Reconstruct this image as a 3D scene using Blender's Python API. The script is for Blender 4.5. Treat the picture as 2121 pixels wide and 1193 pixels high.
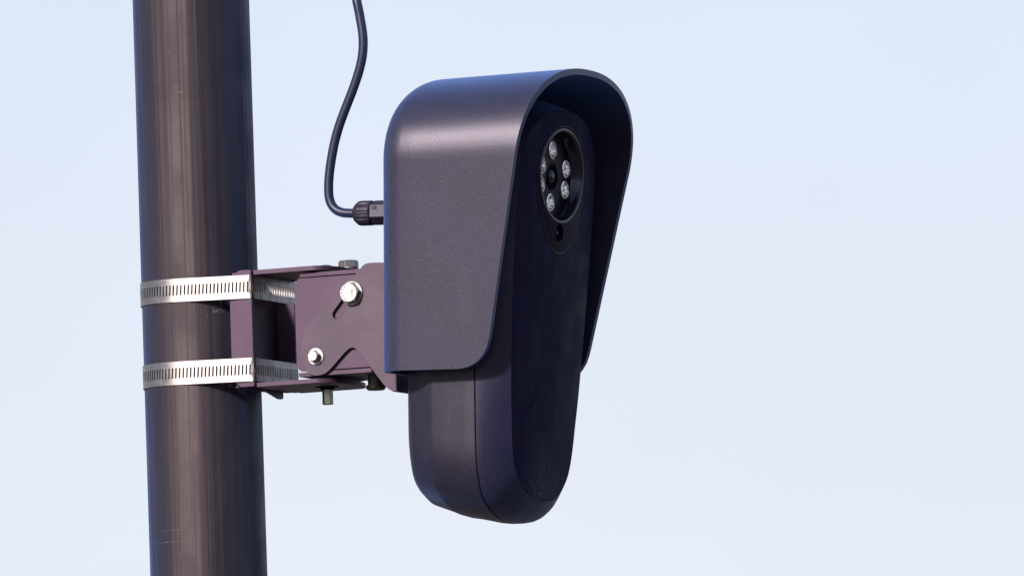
import bpy, bmesh, math, random
import numpy as np
from mathutils import Vector, Matrix
from mathutils.geometry import delaunay_2d_cdt
from math import sin, cos, pi, radians, sqrt, atan2, hypot

for o in list(bpy.data.objects):
    bpy.data.objects.remove(o)
scene = bpy.context.scene
COL = scene.collection
random.seed(4)

# ------------------------------------------------------------------ units and frames
# every dimension below is written in u = 0.27 mm; the arm of the bracket sits H metres above the ground
u = 0.00027
H = 2.30
FOCAL = 22000.0                      # focal length in photograph pixels (about 373 mm on a 36 mm sensor)
PITCH, ROLL = radians(5.2), radians(1.95)
YAW, TILT = radians(66), radians(2.4)

# ------------------------------------------------------------------ camera
fwd = Vector((0, cos(PITCH), sin(PITCH)))
up0 = Vector((0, -sin(PITCH), cos(PITCH)))
rgt = cos(ROLL) * Vector((1, 0, 0)) - sin(ROLL) * up0
upv = sin(ROLL) * Vector((1, 0, 0)) + cos(ROLL) * up0
P0 = Vector((0, 0, H))
cpos = P0 - FOCAL * u * fwd + 646.5 * u * rgt
cd = bpy.data.cameras.new('camera')
cd.sensor_width = 36.0
cd.lens = FOCAL * 36.0 / 2121.0
cd.clip_start, cd.clip_end = 0.1, 3000
cam = bpy.data.objects.new('camera', cd)
COL.objects.link(cam)
m = Matrix((rgt, upv, -fwd)).transposed().to_4x4()
m.translation = cpos
cam.matrix_world = m
scene.camera = cam

# ------------------------------------------------------------------ sky, sun, exposure
HAZE, HAZE_COLOUR = 0.24, (4.22, 4.40, 4.88)
SUN_AZ, SUN_EL = radians(36), radians(25)      # azimuth to the left of the direction subject -> camera
sdir = Vector((-sin(SUN_AZ) * cos(SUN_EL), -cos(SUN_AZ) * cos(SUN_EL), sin(SUN_EL)))
world = bpy.data.worlds.new('World')
scene.world = world
world.use_nodes = True
wn = world.node_tree.nodes
wl = world.node_tree.links
wn.clear()
wo = wn.new('ShaderNodeOutputWorld')
bg = wn.new('ShaderNodeBackground')
sky = wn.new('ShaderNodeTexSky')
sky.sky_type = 'NISHITA'
sky.sun_disc = False
sky.sun_elevation = SUN_EL
sky.sun_rotation = atan2(sdir.x, sdir.y)
sky.air_density, sky.dust_density, sky.ozone_density = 0.6, 2.0, 1.0
bg.inputs['Strength'].default_value = 0.075
# pale horizon haze all round: optical depth grows as 1/sin(elevation), the zenith stays clear blue
tc = wn.new('ShaderNodeTexCoord'); sx = wn.new('ShaderNodeSeparateXYZ')
wl.new(tc.outputs['Generated'], sx.inputs[0])
def wmath(op, a, b):
    nd = wn.new('ShaderNodeMath'); nd.operation = op
    for i_, v in enumerate((a, b)):
        if isinstance(v, (int, float)): nd.inputs[i_].default_value = v
        else: wl.new(v, nd.inputs[i_])
    return nd.outputs[0]
airmass = wmath('DIVIDE', -HAZE, wmath('ADD', wmath('MAXIMUM', sx.outputs['Z'], 0.0), 0.03))
fac = wmath('SUBTRACT', 1.0, wmath('POWER', 2.71828, airmass))
veil = wn.new('ShaderNodeMix'); veil.data_type = 'RGBA'
wl.new(fac, veil.inputs['Factor'])
wl.new(sky.outputs[0], veil.inputs['A'])
cn = wn.new('ShaderNodeTexNoise'); cn.inputs['Scale'].default_value = 11.0; cn.inputs['Detail'].default_value = 3.0
cr = wn.new('ShaderNodeMapRange')
for i_, v in enumerate((.3, .7, .95, 1.05)): cr.inputs[i_ + 1].default_value = v
wl.new(tc.outputs['Generated'], cn.inputs['Vector']); wl.new(cn.outputs['Fac'], cr.inputs[0])
cv = wn.new('ShaderNodeMix'); cv.data_type = 'RGBA'; cv.blend_type = 'MULTIPLY'; cv.inputs['Factor'].default_value = 1.0
cv.inputs['A'].default_value = (*HAZE_COLOUR, 1)
wl.new(cr.outputs[0], cv.inputs['B']); wl.new(cv.outputs['Result'], veil.inputs['B'])
wl.new(veil.outputs['Result'], bg.inputs['Color'])
wl.new(bg.outputs[0], wo.inputs['Surface'])

sl = bpy.data.lights.new('sun', 'SUN')
sl.energy = 3.8
sl.angle = radians(5)
sl.color = (1.0, 0.86, 0.74)
sun = bpy.data.objects.new('sun', sl)
COL.objects.link(sun)
sun.rotation_euler = sdir.to_track_quat('Z', 'Y').to_euler()
sun.location = (-3, -4, 6)

scene.view_settings.view_transform = 'Standard'
scene.view_settings.look = 'None'
scene.view_settings.exposure = 1.36
scene.view_settings.gamma = 1.0
scene.view_settings.use_curve_mapping = False
scene.render.engine = 'CYCLES'
scene.cycles.use_denoising = True
scene.cycles.max_bounces = 8

# ------------------------------------------------------------------ mesh helpers
def L(f, s, z):
    """(forward, toward-camera side, up) in u -> local metres of an arm-aligned frame"""
    return Vector((f * u, -s * u, z * u))

def finish(name, verts, faces, material, parent, smooth=35, bevel=0.0, seg=2, recalc=True):
    me = bpy.data.meshes.new(name)
    me.from_pydata([tuple(v) for v in verts], [], faces)
    bm = bmesh.new(); bm.from_mesh(me)
    bmesh.ops.remove_doubles(bm, verts=bm.verts, dist=1e-7)
    if recalc:
        bmesh.ops.recalc_face_normals(bm, faces=bm.faces)
    bm.to_mesh(me); bm.free()
    if smooth:
        for p in me.polygons: p.use_smooth = True
        me.set_sharp_from_angle(angle=radians(smooth))
    me.materials.append(material)
    o = bpy.data.objects.new(name, me)
    COL.objects.link(o)
    if parent: o.parent = parent
    if bevel:
        b = o.modifiers.new('edge', 'BEVEL')
        b.width = bevel * u; b.segments = seg
        b.limit_method = 'ANGLE'; b.angle_limit = radians(40)
        b.harden_normals = True
    return o

def empty(name, loc, label, cat, rot=None, group=None):
    o = bpy.data.objects.new(name, None)
    COL.objects.link(o)
    mm = (rot or Matrix.Identity(3)).to_4x4(); mm.translation = loc
    o.matrix_world = mm
    o.empty_display_size = 0.05
    tag(o, label, cat, group)
    return o

def tag(o, label, cat, group=None):
    o['label'] = label; o['category'] = cat
    if group: o['group'] = group

def inpoly(pts, poly):
    x, y = pts[:, 0], pts[:, 1]
    c = np.zeros(len(pts), bool)
    n = len(poly)
    for i in range(n):
        x0, y0 = poly[i]; x1, y1 = poly[i - 1]
        k = (y0 > y) != (y1 > y)
        with np.errstate(divide='ignore', invalid='ignore'):
            c ^= k & (x < (x1 - x0) * (y - y0) / (y1 - y0 + 1e-30) + x0)
    return c

def region(outer, holes=(), grid=None):
    """triangulated flat region -> 2-D verts, faces, boundary loops"""
    loops = [list(outer)] + [list(h) for h in holes]
    V = []; E = []
    for lp in loops:
        b = len(V); V += [tuple(p) for p in lp]
        E += [(b + i, b + (i + 1) % len(lp)) for i in range(len(lp))]
    if grid:
        gx, gy = grid
        a = np.array(outer)
        xs = np.arange(a[:, 0].min() + gx / 2, a[:, 0].max(), gx)
        ys = np.arange(a[:, 1].min() + gy / 2, a[:, 1].max(), gy)
        G = np.array([(x, y) for x in xs for y in ys])
        if len(G):
            ok = inpoly(G, outer)
            for h in holes: ok &= ~inpoly(G, h)
            B = np.array(V)
            G = G[ok]
            for g in G:
                d = np.abs((B - g) / np.array([gx, gy]))
                if np.min(np.hypot(d[:, 0], d[:, 1])) > 0.45:
                    V.append((float(g[0]), float(g[1])))
    r = delaunay_2d_cdt([Vector(v) for v in V], E, [], 0, 1e-5)
    RV = [(v.x, v.y) for v in r[0]]
    cen = np.array([np.mean([RV[i] for i in f], axis=0) for f in r[2]])
    keep = inpoly(cen, outer)
    for h in holes: keep &= ~inpoly(cen, h)
    F = [tuple(f) for f, k in zip(r[2], keep) if k]
    m_ = {}
    for i, os_ in enumerate(r[3]):
        for q in os_: m_[q] = i
    out = []; b = 0
    for lp in loops:
        out.append([m_[b + i] for i in range(len(lp))]); b += len(lp)
    return RV, F, out

def slab(reg, mp):
    """give a region thickness: mp(x, y, k) with k = 0 (face) or 1 (back)"""
    RV, F, loops = reg
    n = len(RV)
    V = [mp(x, y, 0) for x, y in RV] + [mp(x, y, 1) for x, y in RV]
    FF = [tuple(f) for f in F] + [tuple(n + i for i in reversed(f)) for f in F]
    for lp in loops:
        for i in range(len(lp)):
            a, b = lp[i], lp[(i + 1) % len(lp)]
            FF.append((a, b, b + n, a + n))
    return V, FF

def rounded(poly, rad, seg=6):
    """round the corners of a closed polygon; rad is one number or one per corner"""
    n = len(poly); out = []
    for i in range(n):
        r = rad[i] if isinstance(rad, (list, tuple)) else rad
        p = Vector(poly[i]); a = Vector(poly[i - 1]) - p; b = Vector(poly[(i + 1) % n]) - p
        if r <= 0: out.append(tuple(p)); continue
        la, lb = a.length, b.length
        a.normalize(); b.normalize()
        half = math.acos(max(-1, min(1, a.dot(b)))) / 2
        t = min(r / math.tan(half), la * .49, lb * .49)
        rr = t * math.tan(half)
        c = p + (a + b).normalized() * (rr / sin(half))
        p0, p1 = p + a * t, p + b * t
        a0 = atan2(*(p0 - c).yx); a1 = atan2(*(p1 - c).yx)
        d = (a1 - a0 + pi) % (2 * pi) - pi
        out += [(c.x + rr * cos(a0 + d * k / seg), c.y + rr * sin(a0 + d * k / seg)) for k in range(seg + 1)]
    return out

def catmull(pts, n, closed=False):
    """smooth curve through points, n samples at even arc length"""
    P_ = [np.array(p, float) for p in pts]
    if closed: P_ = [P_[-1]] + P_ + [P_[0], P_[1]]
    else: P_ = [2 * P_[0] - P_[1]] + P_ + [2 * P_[-1] - P_[-2]]
    D = []
    for i in range(1, len(P_) - 2):
        p0, p1, p2, p3 = P_[i - 1:i + 3]
        t0 = 0; t1 = t0 + np.linalg.norm(p1 - p0) ** .5; t2 = t1 + np.linalg.norm(p2 - p1) ** .5; t3 = t2 + np.linalg.norm(p3 - p2) ** .5
        for t in np.linspace(t1, t2, 24, endpoint=False):
            A1 = (t1 - t) / (t1 - t0) * p0 + (t - t0) / (t1 - t0) * p1
            A2 = (t2 - t) / (t2 - t1) * p1 + (t - t1) / (t2 - t1) * p2
            A3 = (t3 - t) / (t3 - t2) * p2 + (t - t2) / (t3 - t2) * p3
            B1 = (t2 - t) / (t2 - t0) * A1 + (t - t0) / (t2 - t0) * A2
            B2 = (t3 - t) / (t3 - t1) * A2 + (t - t1) / (t3 - t1) * A3
            D.append((t2 - t) / (t2 - t1) * B1 + (t - t1) / (t2 - t1) * B2)
    D.append(P_[-2]); D = np.array(D)
    a = np.concatenate([[0], np.cumsum(np.linalg.norm(np.diff(D, axis=0), axis=1))])
    q = np.linspace(0, a[-1], n)
    return [tuple(np.interp(x, a, D[:, k]) for k in range(D.shape[1])) for x in q]

def loft(rings, cap0=False, cap1=False, closed=True):
    n = len(rings[0]); V = [p for r in rings for p in r]; F = []
    for j in range(len(rings) - 1):
        for i in range(n if closed else n - 1):
            k = (i + 1) % n
            F.append((j * n + i, j * n + k, (j + 1) * n + k, (j + 1) * n + i))
    if cap0: F.append(tuple(range(n)))
    if cap1: F.append(tuple((len(rings) - 1) * n + i for i in range(n)))
    return V, F

def lathe(prof, n, org, ax, cap0=True, cap1=True, rot=0.0, rfun=None):
    """revolve (radius, height) pairs about axis ax through org (local metres, radii in u)"""
    ax = Vector(ax).normalized()
    e1 = ax.orthogonal().normalized()
    ref = Vector((0, 0, 1)) if abs(ax.z) < .9 else Vector((1, 0, 0))
    e1 = (ref - ax * ref.dot(ax)).normalized(); e2 = ax.cross(e1)
    rings = []
    for r, h in prof:
        ring = []
        for i in range(n):
            t = rot + 2 * pi * i / n
            rr = rfun(r, t - rot, h) if rfun else r
            ring.append(org + (e1 * cos(t) + e2 * sin(t)) * rr * u + ax * h * u)
        rings.append(ring)
    return loft(rings, cap0, cap1)

def tube(pts, r, n=14, cap=True):
    pts = [Vector(p) for p in pts]
    rings = []; nrm = None
    for i, p in enumerate(pts):
        t = (pts[min(i + 1, len(pts) - 1)] - pts[max(i - 1, 0)]).normalized()
        nrm = t.orthogonal() if nrm is None else (nrm - t * nrm.dot(t))
        nrm.normalize(); b = t.cross(nrm)
        rings.append([p + (nrm * cos(2 * pi * k / n) + b * sin(2 * pi * k / n)) * r for k in range(n)])
    return loft(rings, cap, cap)

def hexhead(org, ax, af, h, rot=0.0):
    """hexagon bolt head with a chamfered round top face"""
    n = 48
    def hexr(t):
        k = (t + pi / 6) % (pi / 3) - pi / 6
        return af / cos(k)
    ax = Vector(ax).normalized()
    ref = Vector((0, 0, 1)) if abs(ax.z) < .9 else Vector((1, 0, 0))
    e1 = (ref - ax * ref.dot(ax)).normalized(); e2 = ax.cross(e1)
    rings = []
    for kind in range(3):
        ring = []
        for i in range(n):
            t = 2 * pi * i / n
            r = hexr(t)
            if kind == 0: rr, hh = r, 0
            elif kind == 1: rr, hh = r, h - 0.6 - (r - af) * .75
            else: rr, hh = af * .94, h
            d = e1 * cos(t + rot) + e2 * sin(t + rot)
            ring.append(org + d * rr * u + ax * hh * u)
        rings.append(ring)
    return loft(rings, True, True)

def text_mesh(name, body, size, org, xdir, ydir, material, parent, depth=0.6):
    cu = bpy.data.curves.new(name, 'FONT')
    cu.body = body; cu.size = size * u; cu.align_x = 'CENTER'; cu.align_y = 'CENTER'
    cu.extrude = depth * u * .5
    t = bpy.data.objects.new(name, cu)
    COL.objects.link(t)
    bpy.context.view_layer.update()
    me = bpy.data.meshes.new_from_object(t.evaluated_get(bpy.context.evaluated_depsgraph_get()))
    bpy.data.objects.remove(t)
    x = Vector(xdir).normalized(); y = Vector(ydir).normalized()
    mm = Matrix((x, y, x.cross(y))).transposed().to_4x4(); mm.translation = org
    me.transform(mm)
    me.materials.clear(); me.materials.append(material)
    o = bpy.data.objects.new(name, me)
    COL.objects.link(o); o.parent = parent
    return o

# ------------------------------------------------------------------ materials
class Mat:
    K = 0.62
    def __init__(self, name, base, rough=.5, metal=0., spec=.5, tint=None, k=None, sheen=0.):
        self.k = k or (Mat.K if metal < .5 else .8)
        base = tuple(c * self.k for c in base)
        self.m = bpy.data.materials.new(name); self.m.use_nodes = True
        self.t = self.m.node_tree; self.b = self.t.nodes['Principled BSDF']
        self.b.inputs['Base Color'].default_value = (*base, 1)
        self.b.inputs['Roughness'].default_value = rough
        self.b.inputs['Metallic'].default_value = metal
        self.b.inputs['Specular IOR Level'].default_value = spec
        self.base = base; self.rough = rough
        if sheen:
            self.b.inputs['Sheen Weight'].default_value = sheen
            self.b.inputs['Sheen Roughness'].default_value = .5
            self.b.inputs['Sheen Tint'].default_value = (.12, .32, 1, 1)  # blue tint stands in for blue sky reflected along grazing edges
        if tint: self.b.inputs['Specular Tint'].default_value = (*tint, 1)
        self.co = self.t.nodes.new('ShaderNodeTexCoord').outputs['Object']
        self.colour = None; self.height = None; self.rsock = None
    def n(self, kind, **kw):
        nd = self.t.nodes.new(kind)
        for k, v in kw.items():
            if k in nd.inputs: self.set(nd.inputs[k], v)
            else: setattr(nd, k, v)
        return nd
    def set(self, sock, v):
        if isinstance(v, bpy.types.NodeSocket): self.t.links.new(v, sock)
        else: sock.default_value = v
    def math(self, op, a, b=0.0, c=None):
        nd = self.t.nodes.new('ShaderNodeMath'); nd.operation = op
        self.set(nd.inputs[0], a); self.set(nd.inputs[1], b)
        if c is not None: self.set(nd.inputs[2], c)
        return nd.outputs[0]
    def scaled(self, sc):
        mp = self.t.nodes.new('ShaderNodeMapping'); mp.inputs['Scale'].default_value = sc
        self.t.links.new(self.co, mp.inputs['Vector']); return mp.outputs[0]
    def noise(self, scale, detail=3, stretch=None, rough=.55, dist=0.):
        nd = self.t.nodes.new('ShaderNodeTexNoise')
        self.t.links.new(self.scaled(stretch) if stretch else self.co, nd.inputs['Vector'])
        nd.inputs['Scale'].default_value = scale; nd.inputs['Detail'].default_value = detail
        nd.inputs['Roughness'].default_value = rough; nd.inputs['Distortion'].default_value = dist
        return nd.outputs['Fac']
    def ramp(self, x, lo, hi, a=0., b=1.):
        nd = self.t.nodes.new('ShaderNodeMapRange'); nd.interpolation_type = 'SMOOTHSTEP'
        self.set(nd.inputs[0], x)
        for i, v in enumerate((lo, hi, a, b)): nd.inputs[i + 1].default_value = v
        return nd.outputs[0]
    def mix(self, fac, col):
        nd = self.t.nodes.new('ShaderNodeMix'); nd.data_type = 'RGBA'
        self.set(nd.inputs['Factor'], fac)
        if self.colour: self.t.links.new(self.colour, nd.inputs['A'])
        else: nd.inputs['A'].default_value = (*self.base, 1)
        nd.inputs['B'].default_value = (*(c * self.k for c in col), 1)
        self.colour = nd.outputs['Result']
        self.t.links.new(self.colour, self.b.inputs['Base Color'])
    def bump(self, hsock, dist, strength=1.):
        nd = self.t.nodes.new('ShaderNodeBump')
        nd.inputs['Strength'].default_value = strength; nd.inputs['Distance'].default_value = dist
        self.t.links.new(hsock, nd.inputs['Height'])
        if self.height: self.t.links.new(self.height, nd.inputs['Normal'])
        self.height = nd.outputs['Normal']
        self.t.links.new(self.height, self.b.inputs['Normal'])
    def roughness(self, sock):
        self.t.links.new(sock, self.b.inputs['Roughness'])
    def box(self, cx, cy, cz, hx, hy, hz, wob=0., wscale=300.):
        """soft-free box mask in object space (metres)"""
        sep = self.t.nodes.new('ShaderNodeSeparateXYZ'); self.t.links.new(self.co, sep.inputs[0])
        out = None
        w = self.math('MULTIPLY', self.math('SUBTRACT', self.noise(wscale, 4), .5), wob) if wob else 0.0
        for i, (c, h) in enumerate(((cx, hx), (cy, hy), (cz, hz))):
            if h is None: continue
            d = self.math('ABSOLUTE', self.math('SUBTRACT', sep.outputs[i], c))
            if wob: d = self.math('ADD', d, w)
            k = self.math('LESS_THAN', d, h)
            out = k if out is None else self.math('MULTIPLY', out, k)
        return out

def make_materials():
    M = {}
    # painted pole: satin near-black with turning marks, an old tape patch and some scratches
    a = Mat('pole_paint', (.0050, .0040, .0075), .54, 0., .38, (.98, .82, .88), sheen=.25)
    a.mix(a.ramp(a.noise(26, 4, (1, 1, .35)), .45, .75, 0, .6), (.018, .013, .017))
    fine = a.noise(700, 3, (1, 1, 3.2))
    a.mix(a.ramp(fine, .52, .8, 0, .35), (.03, .023, .027))
    pz = lambda y: H + (596.5 - y - 11) * u
    a.mix(a.math('MULTIPLY', a.box(-40 * u, -110 * u, pz(186), 64 * u, 60 * u, 20 * u, 20 * u, 160), a.ramp(a.noise(300, 5), .28, .70, .25, .95)), (.002, .0015, .004))
    a.mix(a.ramp(a.noise(9, 6, (1, 1, .6)), .52, .75, 0, .5), (.020, .0155, .020))
    for (x, y, hx, hz) in ((-22, 190, 9, 1.3), (-75, 1116, 26, .7), (-18, 1113, 4, 1.2), (-70, 1092, 22, .5), (42, 645, 14, 3.0), (46, 634, 2, 9)):
        a.mix(a.math('MULTIPLY', a.box(x * u, -100 * u, pz(y), hx * u, 60 * u, hz * u, 3.0 * u, 900), a.ramp(a.noise(1500, 3), .45, .6)), (.09, .08, .09))
    a.mix(a.ramp(a.noise(520, 2), .765, .79, 0, .8), (.25, .22, .22))
    a.bump(a.noise(900, 4, (1, 1, 2.5)), .00004, .5)
    a.bump(a.noise(110, 3, (1, 1, .010)), .0022, .6)
    a.roughness(a.ramp(a.noise(60, 4, (1, 1, .5)), .3, .7, .50, .64))
    M['pole'] = a.m
    # moulded visor: leather-grained black plastic, greyed by weather
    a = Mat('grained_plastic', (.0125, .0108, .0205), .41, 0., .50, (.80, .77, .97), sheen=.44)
    a.mix(a.ramp(a.noise(34, 5), .38, .75, 0, .55), (.018, .016, .036))
    g = a.noise(1550, 2, None, .5)
    a.mix(a.ramp(g, .56, .74, 0, .75), (.060, .053, .072))
    a.mix(a.ramp(g, .44, .30, 0, .6), (.014, .010, .018))
    a.mix(a.ramp(a.noise(120, 5, (1, 1, .16)), .52, .75, 0, .10), (.052, .046, .056))
    a.bump(g, .00014, .42)
    a.bump(a.noise(60, 3), .0004, .10)
    for (x, y, z, hx, hz) in ((128, -289, 303, 12, 1.0), (140, -287, 296, 1.2, 9), (20, -289, 240, 1.3, 12), (64, -270, 30, 1.0, 26)):
        a.mix(a.math('MULTIPLY', a.box(x * u, y * u, z * u, hx * u, 40 * u, hz * u, 4 * u, 500), .7), (.018, .013, .022))
    M['visor'] = a.m
    # smooth plastic of the visor's inside and the body
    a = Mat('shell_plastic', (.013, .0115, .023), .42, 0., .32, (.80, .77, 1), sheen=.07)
    a.mix(a.ramp(a.noise(40, 5), .4, .75, 0, .5), (.014, .0125, .028))
    a.mix(a.math('MULTIPLY', a.ramp(a.noise(1600, 3), .56, .74, 0, .6), a.ramp(a.noise(55, 3), .42, .62)), (.13, .11, .12))
    a.mix(a.ramp(a.noise(700, 2), .74, .77, 0, .5), (.22, .20, .21))
    a.bump(a.noise(900, 3), .00008, .35)
    M['rear_shell'] = a.m
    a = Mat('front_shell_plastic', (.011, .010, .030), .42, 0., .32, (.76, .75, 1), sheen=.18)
    a.mix(a.ramp(a.noise(45, 5), .4, .75, 0, .4), (.016, .0145, .040))
    for (f_, s_, z_, hf, hz) in ((150, 118, -462, 8, 1.6), (150, 66, -474, 5, 1.4), (150, 30, -470, 3, 2.4)):
        a.mix(a.math('MULTIPLY', a.box(f_ * u, -s_ * u, z_ * u, 60 * u, hf * u, hz * u, 5 * u, 600), a.ramp(a.noise(800, 3), .47, .62, 0, .7)), (.16, .15, .18))
    a.mix(a.math('MULTIPLY', a.ramp(a.noise(1500, 3), .56, .74, 0, .5), a.ramp(a.noise(45, 3), .45, .65)), (.10, .09, .12))
    a.bump(a.noise(800, 3), .00005, .3)
    M['front_shell'] = a.m
    # front window panel: smooth very dark plastic with dust towards the bottom
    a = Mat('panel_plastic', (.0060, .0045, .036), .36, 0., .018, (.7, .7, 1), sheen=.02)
    sep = a.t.nodes.new('ShaderNodeSeparateXYZ'); a.t.links.new(a.co, sep.inputs[0])
    low = a.ramp(sep.outputs[2], -300 * u, -470 * u, 0, 1)
    cen = a.ramp(a.math('ABSOLUTE', sep.outputs[1]), 120 * u, 10 * u, 0, 1)
    dust = a.math('MULTIPLY', a.math('MULTIPLY', low, cen), a.ramp(a.noise(1300, 5, (1, 1, .8)), .36, .75))
    a.mix(a.math('MULTIPLY', dust, .9), (.11, .12, .19))
    a.mix(a.math('MULTIPLY', a.ramp(a.noise(45, 5, (1, 1, .35)), .48, .72), .10), (.10, .10, .15))
    scr = a.math('MULTIPLY', a.ramp(a.noise(260, 2, (1, 1.0, .25), .5, 1.2), .70, .73), a.ramp(a.noise(28, 2), .5, .6))
    a.mix(a.math('MULTIPLY', scr, .6), (.12, .12, .17))
    a.mix(a.ramp(a.noise(420, 2), .775, .80, 0, .6), (.2, .2, .25))
    a.bump(a.noise(700, 3), .00003, .25)
    a.roughness(a.ramp(a.noise(70, 4), .3, .7, .38, .5))
    M['panel'] = a.m
    a = Mat('bezel_plastic', (.0035, .0028, .020), .24, 0., .012, (.7, .7, 1))
    a.bump(a.noise(500, 2), .00002, .2)
    M['bezel'] = a.m
    a = Mat('gloss_edge', (.010, .009, .022), .16, 0., .45, (.7, .75, 1))
    a.bump(a.noise(500, 2), .00002, .2)
    M['gloss'] = a.m
    a = Mat('lens_cavity', (.003, .003, .010), .30, 0., .04)
    a.mix(a.ramp(a.noise(300, 3), .6, .8, 0, .4), (.012, .012, .02))
    M['cavity'] = a.m
    a = Mat('lens_glass', (.004, .004, .012), .06, 0., .35)
    a.mix(a.ramp(a.noise(90, 2), .4, .7, 0, .5), (.012, .010, .03))
    M['glass'] = a.m
    a = Mat('reflector', (.95, .95, .97), .20, .9, .5, None, 1.0)
    a.mix(a.ramp(a.noise(260, 1, (1, 1, .5)), .48, .60, 0, .6), (.55, .56, .62))
    a.bump(a.noise(300, 2), .0001, .2)
    M['reflector'] = a.m
    a = Mat('led_dome', (.97, .97, .98), .03, 0., .5, None, 1.0)
    a.b.inputs['Transmission Weight'].default_value = 1.0
    a.b.inputs['IOR'].default_value = 1.35
    a.bump(a.noise(500, 2), .00005, .2)
    M['dome'] = a.m
    # bracket: powder-coated steel, brown-purple
    a = Mat('powder_coat', (.064, .042, .078), .48, 0., .20, (1, .8, 1))
    a.mix(a.ramp(a.noise(42, 5), .4, .72, 0, .55), (.086, .060, .098))
    a.mix(a.ramp(a.noise(75, 6, (1, 1, .6)), .55, .72, 0, .4), (.044, .030, .056))
    a.mix(a.ramp(a.noise(900, 3), .62, .8, 0, .4), (.21, .15, .19))
    a.mix(a.ramp(a.noise(430, 2), .75, .77, 0, .8), (.30, .27, .29))
    a.mix(a.ramp(a.noise(380, 2, (1, 1, 1), .5, .6), .24, .20, 0, .7), (.03, .016, .03))
    a.bump(a.noise(1100, 3), .00008, .35)
    M['bracket'] = a.m
    a = Mat('powder_coat_grey', (.060, .047, .076), .46, 0., .22, (1, .85, 1))
    a.mix(a.ramp(a.noise(38, 5), .4, .72, 0, .55), (.088, .073, .104))
    a.mix(a.ramp(a.noise(70, 6), .55, .74, 0, .4), (.044, .034, .058))
    a.mix(a.ramp(a.noise(900, 3), .62, .8, 0, .4), (.20, .16, .185))
    a.bump(a.noise(1100, 3), .00008, .35)
    M['tilt'] = a.m
    # stainless clamp bands and bolts
    a = Mat('stainless_band', (.29, .28, .295), .38, 1., .5)
    a.mix(a.ramp(a.noise(120, 5, (1, 1, 2.5)), .4, .75, 0, .5), (.29, .28, .29))
    a.mix(a.ramp(a.noise(160, 4), .66, .76, 0, .6), (.20, .18, .22))
    a.bump(a.noise(1400, 3, (1, 1, 5)), .00004, .4)
    a.roughness(a.ramp(a.noise(150, 4), .3, .7, .32, .48))
    M['band'] = a.m
    a = Mat('bolt_steel', (.27, .27, .29), .48, 1., .5)
    a.mix(a.ramp(a.noise(330, 4), .45, .75, 0, .6), (.20, .19, .19))
    a.bump(a.noise(900, 4), .00010, .5)
    M['bolt'] = a.m
    a = Mat('zinc_stud', (.36, .38, .30), .36, 1., .5)
    a.mix(a.ramp(a.noise(300, 4), .4, .7, 0, .6), (.25, .25, .18))
    a.bump(a.noise(700, 3), .00008, .5)
    M['zinc'] = a.m
    a = Mat('stamp', (.10, .085, .07), .5, .6, .5)
    a.mix(a.ramp(a.noise(600, 3), .4, .7, 0, .5), (.05, .04, .04))
    M['stamp'] = a.m
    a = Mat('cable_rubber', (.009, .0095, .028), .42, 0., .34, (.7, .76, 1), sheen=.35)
    a.mix(a.ramp(a.noise(90, 4), .4, .75, 0, .5), (.016, .014, .030))
    a.bump(a.noise(500, 3), .00006, .3)
    M['cable'] = a.m
    a = Mat('gland_nylon', (.016, .014, .028), .44, 0., .3, (.75, .78, 1))
    a.mix(a.ramp(a.noise(200, 4), .4, .75, 0, .5), (.028, .024, .040))
    a.bump(a.noise(900, 3), .00006, .3)
    M['gland'] = a.m
    a = Mat('dry_ground', (.12, .113, .112), .9, 0., .2, None, 1.0)
    a.mix(a.ramp(a.noise(1.5, 6), .35, .7), (.08, .075, .075))
    a.bump(a.noise(30, 5), .02, .6)
    M['ground'] = a.m
    return M
M = make_materials()

# ------------------------------------------------------------------ ground (the pole stands on it, below the frame)
g = finish('ground', [Vector((-1500, -1500, 0)), Vector((1500, -1500, 0)), Vector((1500, 1500, 0)), Vector((-1500, 1500, 0))], [(0, 1, 2, 3)], M['ground'], None, smooth=0)
g['kind'] = 'structure'

# ------------------------------------------------------------------ pole
R = 121.0
V, F = loft([[Vector((R * u * cos(2 * pi * i / 128), R * u * sin(2 * pi * i / 128), z)) for i in range(128)] for z in (0.0, H - .4, H - .1, H + .1, H + .4, 3.4)], True, True)
pole = finish('street_pole', V, F, M['pole'], None)
tag(pole, 'round satin black metal pole with scratches and an old tape patch', 'pole')

# ------------------------------------------------------------------ arm frame
ax_f = Vector((sin(YAW), -cos(YAW), 0)); ax_s = Vector((-cos(YAW), -sin(YAW), 0))
ROT_ARM = Matrix((ax_f, -ax_s, Vector((0, 0, 1)))).transposed()
ROT_DEV = ROT_ARM @ Matrix.Rotation(TILT, 3, 'Y')
DEV0 = P0 + ax_f * 600 * u

# ------------------------------------------------------------------ hose clamps
CS, CF = 109.0, 169.5         # near corner of the saddle: (side, forward)
RB = R + 1.5
def band_path():
    """closed plan path (f, s): near corner -> round the pole -> far corner -> across the saddle"""
    d = hypot(CF, CS); al = atan2(CS, CF); be = math.acos(RB / d)
    t0 = al + be
    cr = 7.0
    pts = [(CF, CS - cr), (CF - 1.0, CS - 3.2), (CF - 3.5, CS - .6)]
    p = (RB * cos(t0), RB * sin(t0))
    k = 14
    for i in range(1, k):
        q = i / k; pts.append((pts[2][0] * (1 - q) + p[0] * q, pts[2][1] * (1 - q) + p[1] * q))
    n = 90
    for i in range(n + 1):
        t = t0 + (2 * pi - 2 * t0) * i / n
        pts.append((RB * cos(t), RB * sin(t)))
    half = pts[:2 + k + 1]
    mir = [(f, -s) for f, s in reversed(half)]
    pts += mir[1:] if hypot(mir[0][0] - pts[-1][0], mir[0][1] - pts[-1][1]) < .5 else mir
    for i in range(1, 20):
        q = i / 20; pts.append((CF, -(CS - cr) * (1 - q) + (CS - cr) * q))
    return pts
BP = np.array(band_path())
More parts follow.
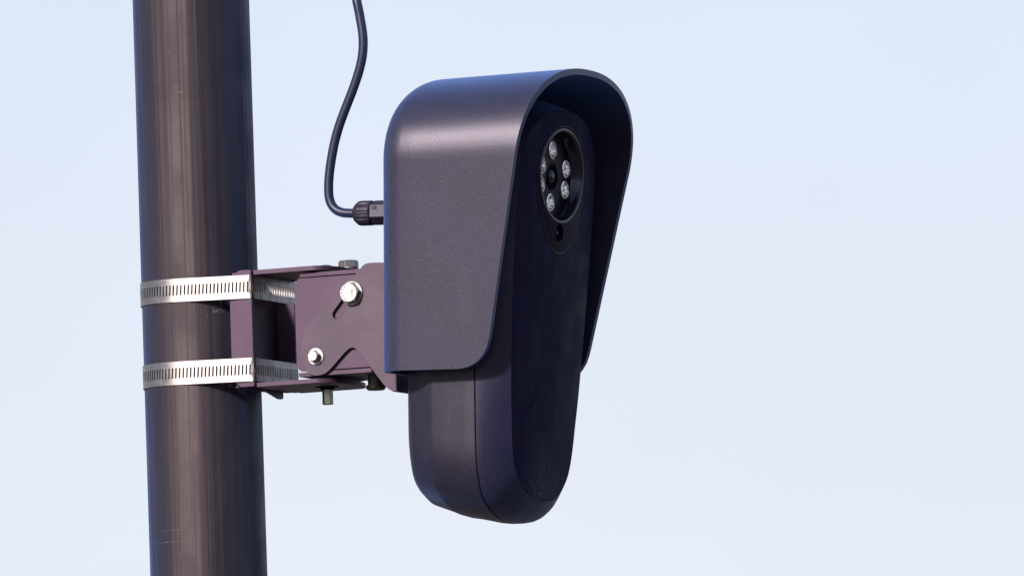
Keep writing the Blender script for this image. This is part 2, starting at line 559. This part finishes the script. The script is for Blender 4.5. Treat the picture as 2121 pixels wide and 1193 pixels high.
BC = np.vstack([BP, BP[:1]])
BL = np.concatenate([[0], np.cumsum(np.hypot(*np.diff(BC, axis=0).T))])
def band_at(l):
    l = l % BL[-1]
    return np.interp(l, BL, BC[:, 0]), np.interp(l, BL, BC[:, 1])
def make_clamp(zc, label, lift):
    e = empty('hose_clamp', P0 + Vector((0, 0, zc * u)), label, 'hose clamp', ROT_ARM, 'slotted steel clamps round the pole')
    T = BL[-1]
    pitch = 8.1
    ns = int(T / pitch); pitch = T / ns
    hh = 24.0
    holes = []
    for i in range(ns):
        c = (i + .5) * pitch
        lp = []
        hw, hl, sl_ = 1.75, 11.0, -.07
        for (x, y) in ((-hw, -hl + 1.5), (-hw * .5, -hl), (hw * .5, -hl), (hw, -hl + 1.5), (hw, hl - 1.5), (hw * .5, hl), (-hw * .5, hl), (-hw, hl - 1.5)):
            lp.append((c + x + y * sl_, y))
        holes.append(lp)
    # outline with points wherever the path bends
    stops = sorted(set([round(x, 3) for x in np.concatenate([BL, np.arange(0, T, pitch)])]))
    stops = [s for i, s in enumerate(stops) if i == 0 or s - stops[i - 1] > .6]
    stops[-1] = T
    outer = [(s, -hh) for s in stops] + [(s, hh) for s in reversed(stops)]
    RV, FF, loops = region(outer, holes)
    def mp(x, y, k):
        f, s = band_at(min(max(x, 0), T - 1e-4)); f1, s1 = band_at((x + .4) % T); f0, s0 = band_at((x - .4) % T)
        tx, ty = f1 - f0, s1 - s0; ln = hypot(tx, ty) or 1
        nx, ny = ty / ln, -tx / ln
        if nx * f + ny * s < 0: nx, ny = -nx, -ny
        off = 1.3 if k == 0 else 0.0
        dz = lift * (1 - max(0, min(1, (f + RB) / (CF + RB))))
        return L(f + nx * off, s + ny * off, y + dz)
    V, F = slab((RV, FF, loops[1:]), mp)
    n = len(RV)
    for lo in (loops[0][:len(stops)], loops[0][len(stops):]):
        for i in range(len(lo) - 1):
            F.append((lo[i], lo[i + 1], lo[i + 1] + n, lo[i] + n))
    finish('band', V, F, M['band'], e, smooth=50)
    return e
make_clamp(-16.0, 'upper slotted steel hose clamp around the pole, above the other clamp', 4.0)
make_clamp(-186.5, 'lower slotted steel hose clamp around the pole, below the other clamp', 3.0)

# ------------------------------------------------------------------ mounting bracket
br = empty('mounting_bracket', P0, 'purple-brown steel mounting bracket bolted between the pole clamps and the camera', 'bracket', ROT_ARM)
def sheet_z(name, outline, z0, z1, mat, parent, holes=(), bevel=1.0):
    """horizontal sheet, outline in (f, s)"""
    V, F = slab(region(outline, holes), lambda x, y, k: L(x, y, z1 if k == 0 else z0))
    return finish(name, V, F, mat, parent, bevel=bevel)
def sheet_s(name, outline, s0, s1, mat, parent, holes=(), bevel=1.0):
    """upright sheet along the arm, outline in (f, z)"""
    V, F = slab(region(outline, holes), lambda x, y, k: L(x, s1 if k == 0 else s0, y))
    return finish(name, V, F, mat, parent, bevel=bevel)
def sheet_f(name, outline, f0, f1, mat, parent, holes=(), bevel=1.0):
    """upright sheet across the arm, outline in (s, z)"""
    V, F = slab(region(outline, holes), lambda x, y, k: L(f1 if k == 0 else f0, x, y))
    return finish(name, V, F, mat, parent, bevel=bevel)

sheet_f('back_plate', rounded([(97, -222), (97, 16), (-97, 16), (-97, -222)], 2), 121.5, 129, M['bracket'], br)
fl = rounded([(168, -221), (168, 19), (143, 19), (126, 9), (119, 2), (119, -206), (128, -213), (138, -221)], [2, 5, 9, 6, 4, 4, 6, 7], 4)
for sg in (1, -1):
    sheet_s('side_flange', fl, sg * 98, sg * 107, M['bracket'], br, bevel=1.6)
def tongue(f0, fc, e, w):
    pts = [(f0, w), ]
    for i in range(0, 25):
        t = pi / 2 - pi * i / 24
        pts.append((fc + e * abs(cos(t)) ** .85, w * (1 if sin(t) >= 0 else -1) * abs(sin(t)) ** .9))
    pts.append((f0, -w))
    return pts
sheet_z('top_plate', tongue(174, 302, 44, 107), 8, 17.5, M['bracket'], br, bevel=1.4)
sheet_z('bottom_plate', tongue(174, 302, 44, 107), -223.5, -214.5, M['bracket'], br, bevel=1.4)
sheet_z('top_web', [(165, 97), (175, 90), (175, -90), (165, -97)], 8.4, 17.0, M['bracket'], br, bevel=0)
sheet_z('bottom_web', [(165, 97), (175, 90), (175, -90), (165, -97)], -223.0, -215.0, M['bracket'], br, bevel=0)
# pressed lip hanging under the saddle on the far side
sheet_f('saddle_lip', rounded([(45, -206), (40, -222), (-40, -238), (-58, -238), (-60, -222), (-60, -206)], [0, 6, 6, 7, 4, 0]), 150, 155.6, M['tilt'], br)

# swivel box between the two plates
bx = sheet_s('swivel_box', rounded([(261, -188), (270, -197), (432, -197), (432, -6), (270, -6), (261, -17)], [3, 3, 3, 3, 3, 3]), 88, 95, M['bracket'], br, bevel=1.4)
sheet_s('box_wall', rounded([(261, -188), (270, -197), (432, -197), (432, -6), (270, -6), (261, -17)], 3), -95, -88, M['bracket'], bx)
sheet_f('box_wall', [(87.5, -186), (87.5, -19), (-87.5, -19), (-87.5, -186)], 265, 272, M['bracket'], bx)
sheet_z('box_lid', rounded([(272, 95.5), (430, 95.5), (430, -95.5), (272, -95.5)], 3), -3.6, 4.6, M['bracket'], bx, bevel=1.6)
sheet_z('box_lid', rounded([(264, 95.5), (430, 95.5), (430, -95.5), (264, -95.5)], 3), -208.0, -199.6, M['bracket'], bx, bevel=1.6)

# tilt plates: two ears with an adjusting slot, folded from the mount plate
ear = [(275, -150), (277, -176), (284, -196), (300, -207), (316, -208), (332, -203), (381, -160), (392, -156), (403, -163),
       (462, -239), (474, -249), (486, -252), (486, 12), (430, 14), (421, 10), (411, 0), (300, -95), (286, -111), (278, -128)]
ear = catmull(ear[:12], 60) + catmull(ear[12:13] + ear[13:], 40)
def slot(c0, c1, r, n=8):
    a = atan2(c1[1] - c0[1], c1[0] - c0[0])
    return [(c1[0] + r * cos(a - pi / 2 + pi * i / n), c1[1] + r * sin(a - pi / 2 + pi * i / n)) for i in range(n + 1)] + \
           [(c0[0] + r * cos(a + pi / 2 + pi * i / n), c0[1] + r * sin(a + pi / 2 + pi * i / n)) for i in range(n + 1)]
for sg in (1, -1):
    sheet_s('tilt_plate', ear, sg * 96.5, sg * 104, M['tilt'], br, holes=[slot((360, -86), (398, -43), 11)], bevel=1.8)
sheet_f('mount_plate', rounded([(103, -252), (103, 12), (-103, 12), (-103, -252)], 3), 478, 487.5, M['tilt'], br, bevel=1.5)
V, F = lathe([(70, 0), (70, 36), (64, 38)], 40, L(487.6, 0, -90), (1, 0, 0))
finish('mount_boss', V, F, M['tilt'], br)

# bolts
def bolt(f, s, z, ax, af, h, rw, hw, rot, mat='bolt', wmat='bolt'):
    o = L(f, s, z); ax = Vector(ax)
    V, F = hexhead(o + ax * (hw - .05) * u, ax, af, h, rot)
    b = finish('bolt', V, F, M[mat], br, smooth=25, bevel=.5)
    V, F = lathe([(rw * .96, 0), (rw, .8), (rw, hw - .8), (rw * .96, hw)], 40, o, ax)
    finish('washer', V, F, M[wmat], b)
    return b
SIDE = (0, -1, 0)
b1 = bolt(395, 104, -45, SIDE, 19.5, 15, 25, 4, radians(8))
text_mesh('stamped_mark', 'THE', 7.5, L(404, 104 + 19.1, -45), (0, 0, 1), (-1, 0, 0), M['stamp'], b1)
for i, ch in enumerate('F593C'):
    t = radians(122 + 29 * i)
    text_mesh('stamped_mark', ch, 7.0, L(395 + 14.0 * cos(t), 104 + 19.1, -45 + 14.0 * sin(t)), (sin(t), 0, -cos(t)), (cos(t), 0, sin(t)), M['stamp'], b1)
bolt(309, 104, -169, SIDE, 10.5, 15, 18, 3, radians(12))
bolt(309, -104, -169, (0, 1, 0), 10.5, 12, 18, 3, 0)
bolt(395, -104, -45, (0, 1, 0), 19.5, 15, 25, 4, 0)
bolt(322, -40, 17.4, (0, 0, 1), 18.5, 14, 21, 6, radians(6))
V, F = lathe([(18, 0), (18, 4), (14, 8), (7, 10.2), (1, 10.6)], 32, L(288, 0, 17.4), (0, 0, 1)); finish('pivot_cap', V, F, M['tilt'], br)
V, F = lathe([(23, 0), (23, -3), (15.5, -3.2), (15.5, -7)], 32, L(284, 0, -223.4), (0, 0, 1)); nw = finish('pivot_washer', V, F, M['cavity'], br)
V, F = lathe([(11.5, 0), (11.5, -35.5), (10.6, -37)], 6, L(284, 0, -223.4), (0, 0, 1), rot=radians(20)); finish('pivot_stud', V, F, M['zinc'], br, smooth=20, bevel=.8)
V, F = lathe([(19, 0), (19, 4), (17, 5), (3, 5.5)], 32, L(398, 0, 14), (0, 0, 1)); finish('lock_screw', V, F, M['bolt'], br)
V, F = lathe([(10, -2), (10, 14)], 24, L(398, 0, 2), (0, 0, 1)); finish('screw_shank', V, F, M['bolt'], br)
V, F = lathe([(16.5, 0), (16.5, -20), (20.5, -21), (20.5, -27), (17, -31), (3, -32)], 32, L(394, 0, -206.5), (0, 0, 1)); finish('lock_nut', V, F, M['stamp'], br, smooth=30)

# ------------------------------------------------------------------ camera unit
dv = empty('pole_camera', DEV0, 'black plastic traffic camera with hooded visor and ring of lights, mounted on the bracket', 'camera', ROT_DEV)

# visor -------------------------------------------------
def half_w(z):                         # half width of the hood at height z
    return 254 + (289 - 254) * max(0, min(1, (z + 155) / 370.0)) if z > -155 else 254 + (z + 155) * .0946
def front_f(z):
    zs = [-225, -224.2, -222.3, -219, -214, -207, -197, -184, -168, -150]
    fs = [98, 108, 118, 129, 139.5, 149.5, 158.5, 166.5, 172, 176]
    if z < -150: return float(np.interp(z, zs, fs))
    return 176 + (z + 150) * (257 - 176) / 425.0
def hood_profile():
    pts = [(half_w(z), z) for z in (-225, -224.2, -222.3, -219, -214, -207, -197, -184, -168, -150, -120, -80, -40, 0, 40, 80, 120, 160, 200)]
    n, z0, hgt, w = 2.32, 215.0, 182.0, 289.0
    arch = []
    for i in range(0, 41):
        t = pi / 2 * i / 40
        arch.append((w * cos(t) ** (2 / n), z0 + hgt * sin(t) ** (2 / n)))
    pts += arch
    return pts + [(-s, z) for s, z in reversed(pts[:-1])]
HP = hood_profile()
hp = np.array(HP)
def prof_normals(p):
    d = np.gradient(p, axis=0); nrm = np.stack([d[:, 1], -d[:, 0]], 1)
    nrm /= np.linalg.norm(nrm, axis=1)[:, None]
    out = np.where((nrm[:, 0] * p[:, 0] + nrm[:, 1] * (p[:, 1] - 100))[:, None] < 0, -nrm, nrm)
    return out
hn = prof_normals(hp)
hn[:12, 1] = 0; hn[-12:, 1] = 0; hn[:12, 0] = 1; hn[-12:, 0] = -1
RF = 59.0
def rear_flat(z): return -18 + .035 * z
rows = []
for i, (s_, z_) in enumerate(HP):
    col = []
    ff, fr = front_f(z_), rear_flat(min(z_, 260))
    k = .04 * max(0, min(1, (z_ - 150) / 150.0))
    def put(f, ins):
        s2, z2 = s_ - hn[i, 0] * ins, z_ - hn[i, 1] * ins
        col.append(L(f, s2, z2 + k * (f - 275)))
    for q in np.linspace(0, 1, 9): put(ff + (fr - ff) * q, 0)
    for j in range(1, 11):
        t = pi / 2 * j / 10
        put(fr - RF * sin(t), RF * (1 - cos(t)))
    rows.append(col)
nc = len(rows[0])
V = [p for c in rows for p in c]; F = []
for i in range(len(rows) - 1):
    for j in range(nc - 1):
        F.append((i * nc + j, (i + 1) * nc + j, (i + 1) * nc + j + 1, i * nc + j + 1))
F.append(tuple(i * nc + nc - 1 for i in range(len(rows))))
vis = finish('visor', V, F, M['visor'], dv, smooth=40)
# make sure normals point outwards, then thicken inwards
me = vis.data
mid = me.polygons[len(me.polygons) // 4]
if mid.normal.dot(mid.center - Vector((80 * u, 0, 100 * u))) < 0: me.flip_normals()
so = vis.modifiers.new('wall', 'SOLIDIFY'); so.thickness = 13 * u; so.offset = -1; so.use_even_offset = True
bv = vis.modifiers.new('edge', 'BEVEL'); bv.width = 2.2 * u; bv.segments = 2; bv.limit_method = 'ANGLE'; bv.angle_limit = radians(50); bv.harden_normals = True

# body -------------------------------------------------
plate_half = [(0, 316), (60, 311), (115, 294), (155, 266), (178, 235), (187, 200), (190, 125), (189, 15), (184, -80), (177, -170),
              (169, -255), (159, -320), (150, -375), (133, -420), (97, -455), (52, -476), (0, -482)]
seam_half = [(0, 350), (70, 344), (135, 323), (180, 290), (206, 250), (216, 205), (218, 125), (216, 15), (212, -80), (206, -170),
             (201, -240), (197, -330), (192, -400), (186, -428), (171, -464), (153, -484), (131, -498), (100, -511), (60, -521), (0, -526)]
NH = 90
def full(half):
    a = catmull(half, NH)
    return a + [(-s, z) for s, z in reversed(a[1:-1])]
PO, SO = full(plate_half), full(seam_half)
def plate_f(s, z): return 197.5 + .063 * z + 13 * max(0, 1 - (s / 190.0) ** 2)
def shrink(k, db, dt, po=SO):
    out = []
    for s, z in po:
        b = max(0, min(1, (-100 - z) / 426.0)); t = max(0, min(1, (z - 0) / 350.0))
        out.append((s * k, z + db * b - dt * t))
    return out
def ring(o, f): return [L(f(s, z) if callable(f) else f, s, z) for s, z in o]
# rear shell: seam groove, flat sides, chamfer, back
rear = [ring(shrink(.975, 6, 6), 117.6), ring(shrink(.990, 3, 3), 116.5), ring(shrink(.997, 1, 1), 115.4), ring(SO, 113.5), ring(shrink(.998, 2, 1), 90), ring(shrink(.99, 10, 3), 50), ring(shrink(.985, 14, 5), 22), ring(shrink(.980, 16, 7), 15),
        ring(shrink(.968, 18, 11), 11), ring(shrink(.76, 36, 50), -44), ring(shrink(.70, 48, 58), -58), ring(shrink(.64, 64, 66), -65), ring(shrink(.54, 88, 80), -69)]
V, F = loft(rear, True, True)
finish('rear_shell', V, F, M['rear_shell'], dv, smooth=28)
# front shell: from the seam, bevelled to the panel edge
def lerp(a, b, q): return [((1 - q) * p[0] + q * r[0], (1 - q) * p[1] + q * r[1]) for p, r in zip(a, b)]
front = [ring(shrink(.975, 6, 6), 118.0)]
for q, extra in ((0.0, 0), (.01, 2.0)):
    front.append(ring(lerp(SO, PO, q), 119.2 + extra))
for q in (.18, .36, .54, .72, .88, .97, 1.0):
    bw = sin(pi * min(1, q * .94 + .06 * q))
    o = lerp(SO, PO, q)
    cz = []
    for s, z in o:
        bul = bw * (4.0 + 8.0 * max(0, min(1, (-380 - z) / 90.0)))
        cz.append((s + bul * s / max(60, hypot(s, z + 60)), z + bul * (z + 60) / max(60, hypot(s, z + 60))))
    front.append([L(121.2 + (plate_f(p[0], p[1]) - 121.2) * q, c[0], c[1]) for c, p in zip(cz, PO)])
front.append([L(plate_f(s, z) - 5, s * .985, z * .992) for s, z in PO])
V, F = loft(front, True, False)
finish('front_shell', V, F, M['front_shell'], dv, smooth=28)
# front panel with an opening for the lamp cluster
TC, TR = 176.0, 107.0
def teardrop(k=0.0):
    pts = []
    for i in range(0, 31):
        t = pi * (-.06) + pi * 1.12 * i / 30
        pts.append(((TR + k) * 1.055 * cos(t), TC + (TR + k) * sin(t)))
    sx, sz = pts[-1]
    lower = catmull([(sx, sz), (-(103 + k), TC - 54), (-(83 + k), TC - 94), (-(55 + k), TC - 128), (-(26 + k * .8), TC - 147 - k * .5), (0, TC - 152 - k), (26 + k * .8, TC - 147 - k * .5),
                     (55 + k, TC - 128), (83 + k, TC - 94), (103 + k, TC - 54), pts[0]], 48)
    return pts + lower[1:-1]
POi = [(s * .996, z * .997 - .3) for s, z in PO]
V, F = slab(region(POi, [teardrop(1.0)], (24, 40)), lambda x, y, k: L(plate_f(x, y) - (6 if k else 0), x, y))
finish('front_panel', V, F, M['panel'], dv, bevel=1.0)

# lamp cluster -------------------------------------------------
RC, RR, EX = 182.0, 91.0, 1.13
def circle(cx, cy, r, n=56, ex=1.0): return [(cx + r * ex * cos(2 * pi * i / n), cy + r * sin(2 * pi * i / n)) for i in range(n)]
SZ = 66.0
V, F = slab(region(teardrop(-1.0), [circle(0, RC, RR, 72, EX), circle(0, SZ, 17, 32)], (22, 22)), lambda x, y, k: L(plate_f(x, y) + (-8 if k else .6), x, y))
cl = finish('lamp_bezel', V, F, M['bezel'], dv, bevel=1.6)
# raised lip round the opening, the well and its floor
def face_f(x, y): return plate_f(x, y)
rings = []
for r_, d_ in ((97.0, .4), (95.5, 1.4), (93.0, 1.6), (91.0, .8), (89.6, -2), (88.6, -7), (86.5, -14), (84.0, -21), (82.5, -26)):
    rings.append([L(face_f(x * 0.9, y) + d_ if d_ > -10 else plate_f(0, RC) + d_ + (face_f(x, y) - plate_f(0, RC)) * (1 - min(1, -d_ / 26)), x, y) for x, y in circle(0, RC, r_, 72, EX)])
V, F = loft(rings); finish('well_rim', V, F, M['gloss'], cl, smooth=50)
td = teardrop(0.0); td = td + td[:1]
V, F = tube([L(plate_f(x, y) + .3, x, y) for x, y in td], 1.0 * u, 8, False); finish('bezel_edge', V, F, M['gloss'], cl, smooth=60)
FB = plate_f(0, RC) - 24.0
FX = Vector((1, 0, -.063)).normalized()
def floor_f(x, y): return FB + .063 * (y - RC)
led_pos = [(8, 53), (-64, 20), (-64, -23), (4, -54), (58, 19), (57, -21)]
holes = [circle(a_, RC + b_, 18.6, 28) for a_, b_ in led_pos] + [circle(0, RC, 27, 36)]
V, F = slab(region(circle(0, RC, 83.5, 72, EX), holes), lambda x, y, k: L(floor_f(x, y) - (5 if k else 0), x, y))
fl_ = finish('lamp_board', V, F, M['cavity'], dv, bevel=.8)
def ringsq(cx, cz, prof, n=28, flute=0.0):
    return [[L(floor_f(cx, cz) + d_ + (flute if (i % 2 and d_ < -2) else 0), cx + r_ * cos(2 * pi * i / n), cz + r_ * sin(2 * pi * i / n)) for i in range(n)] for r_, d_ in prof]
for a_, b_ in led_pos:
    cx, cz = a_, RC + b_
    V, F = loft(ringsq(cx, cz, ((18.8, -1), (18.8, 2.0), (17.2, 2.6), (16.2, 1.2), (12.5, -4), (7.5, -9), (3.5, -11), (3.2, -8), (1.5, -7)), 20, 3.2), False, True)
    ld = finish('led_lamp', V, F, M['reflector'], dv, smooth=14)
    V, F = loft(ringsq(cx, cz, ((16.0, 1.3), (14.5, 3.0), (10.5, 5.2), (5.5, 6.4), (.6, 6.8))), False, True)
    finish('led_dome', V, F, M['dome'], ld, smooth=60)
# centre lens in its own barrel
V, F = loft(ringsq(0, RC, ((27.5, .6), (26, 1.6), (23, 2.2), (20, -1), (15, -4)), 40))
lb = finish('lens_barrel', V, F, M['bezel'], dv, smooth=40)
V, F = loft(ringsq(0, RC, ((16, -4), (13.5, -.5), (9.5, 1.8), (5, 3.0), (.6, 3.4)), 40), False, True)
finish('lens', V, F, M['glass'], lb, smooth=60)
# light sensor below the well
V, F = loft([[L(plate_f(0, SZ) + d_, r_ * cos(2 * pi * i / 32), SZ + r_ * sin(2 * pi * i / 32)) for i in range(32)] for r_, d_ in ((17.2, .4), (16.4, 1.8), (15.0, .6), (14.0, -7), (12.5, -7.6))])
sn = finish('light_sensor', V, F, M['bezel'], dv, smooth=40)
V, F = loft([[L(plate_f(0, SZ) + d_, r_ * cos(2 * pi * i / 32), SZ + r_ * sin(2 * pi * i / 32)) for i in range(32)] for r_, d_ in ((14.2, -7.2), (10, -5.6), (5, -4.6), (.6, -4.3))], False, True)
finish('sensor_window', V, F, M['glass'], sn, smooth=60)

# cable gland -------------------------------------------------
GS, GZ = 90.0, 111.0
GX = (-1, 0, 0)
g0 = -77.0
V, F = lathe([(26.0, 0), (26.0, 83.5), (25.0, 85)], 6, L(g0, GS, GZ), GX, rot=radians(6))
gl = finish('cable_gland', V, F, M['gland'], dv, smooth=20, bevel=1.2)
def ribs(r, t, h):
    return r + (1.3 if (t * 9 / pi) % 1 < .72 else 0) * (1 if 87 < h < 117 else 0)
V, F = lathe([(21, 84), (24.0, 86), (24.4, 88), (24.4, 111), (23.6, 116), (21, 121), (17.5, 125), (13.5, 127.4), (10.6, 128)], 108, L(g0, GS, GZ), GX, rfun=ribs)
finish('gland_nut', V, F, M['gland'], gl, smooth=35)
text_mesh('moulded_mark', 'CE', 9, L(-150, GS + 25.0, GZ + 9), (1, 0, 0), (0, 0, 1), M['cavity'], gl)

# ------------------------------------------------------------------ supply cable
cab = [(-196, 111.5), (-205, 111.6), (-216, 112), (-234.7, 114.4), (-250.8, 123.1), (-261, 140), (-263.8, 165), (-262.2, 194.8), (-257.3, 227.4), (-250.3, 261), (-240.2, 293.5), (-226.8, 326.9),
       (-211.1, 363.5), (-196.1, 404.7), (-188.6, 437.9), (-187.7, 471.1), (-195, 515.2), (-203, 551), (-222, 610), (-255, 680), (-330, 780), (-400, 900), (-463, 1050), (-495, 1250), (-500, 1500)]
def cab_s(i): return GS if i < 18 else GS * max(0, 1 - (i - 17) / 6.0)
pts3 = [tuple(L(f, cab_s(i), z)) for i, (f, z) in enumerate(cab)]
V, F = tube(catmull(pts3, 220), 9.6 * u, 18)
mm = ROT_DEV.to_4x4(); mm.translation = DEV0
cb = finish('power_cable', [mm @ Vector(v) for v in V], F, M['cable'], None, smooth=60)
tag(cb, 'thin black cable hanging in an S-bend and entering the gland behind the visor', 'cable')
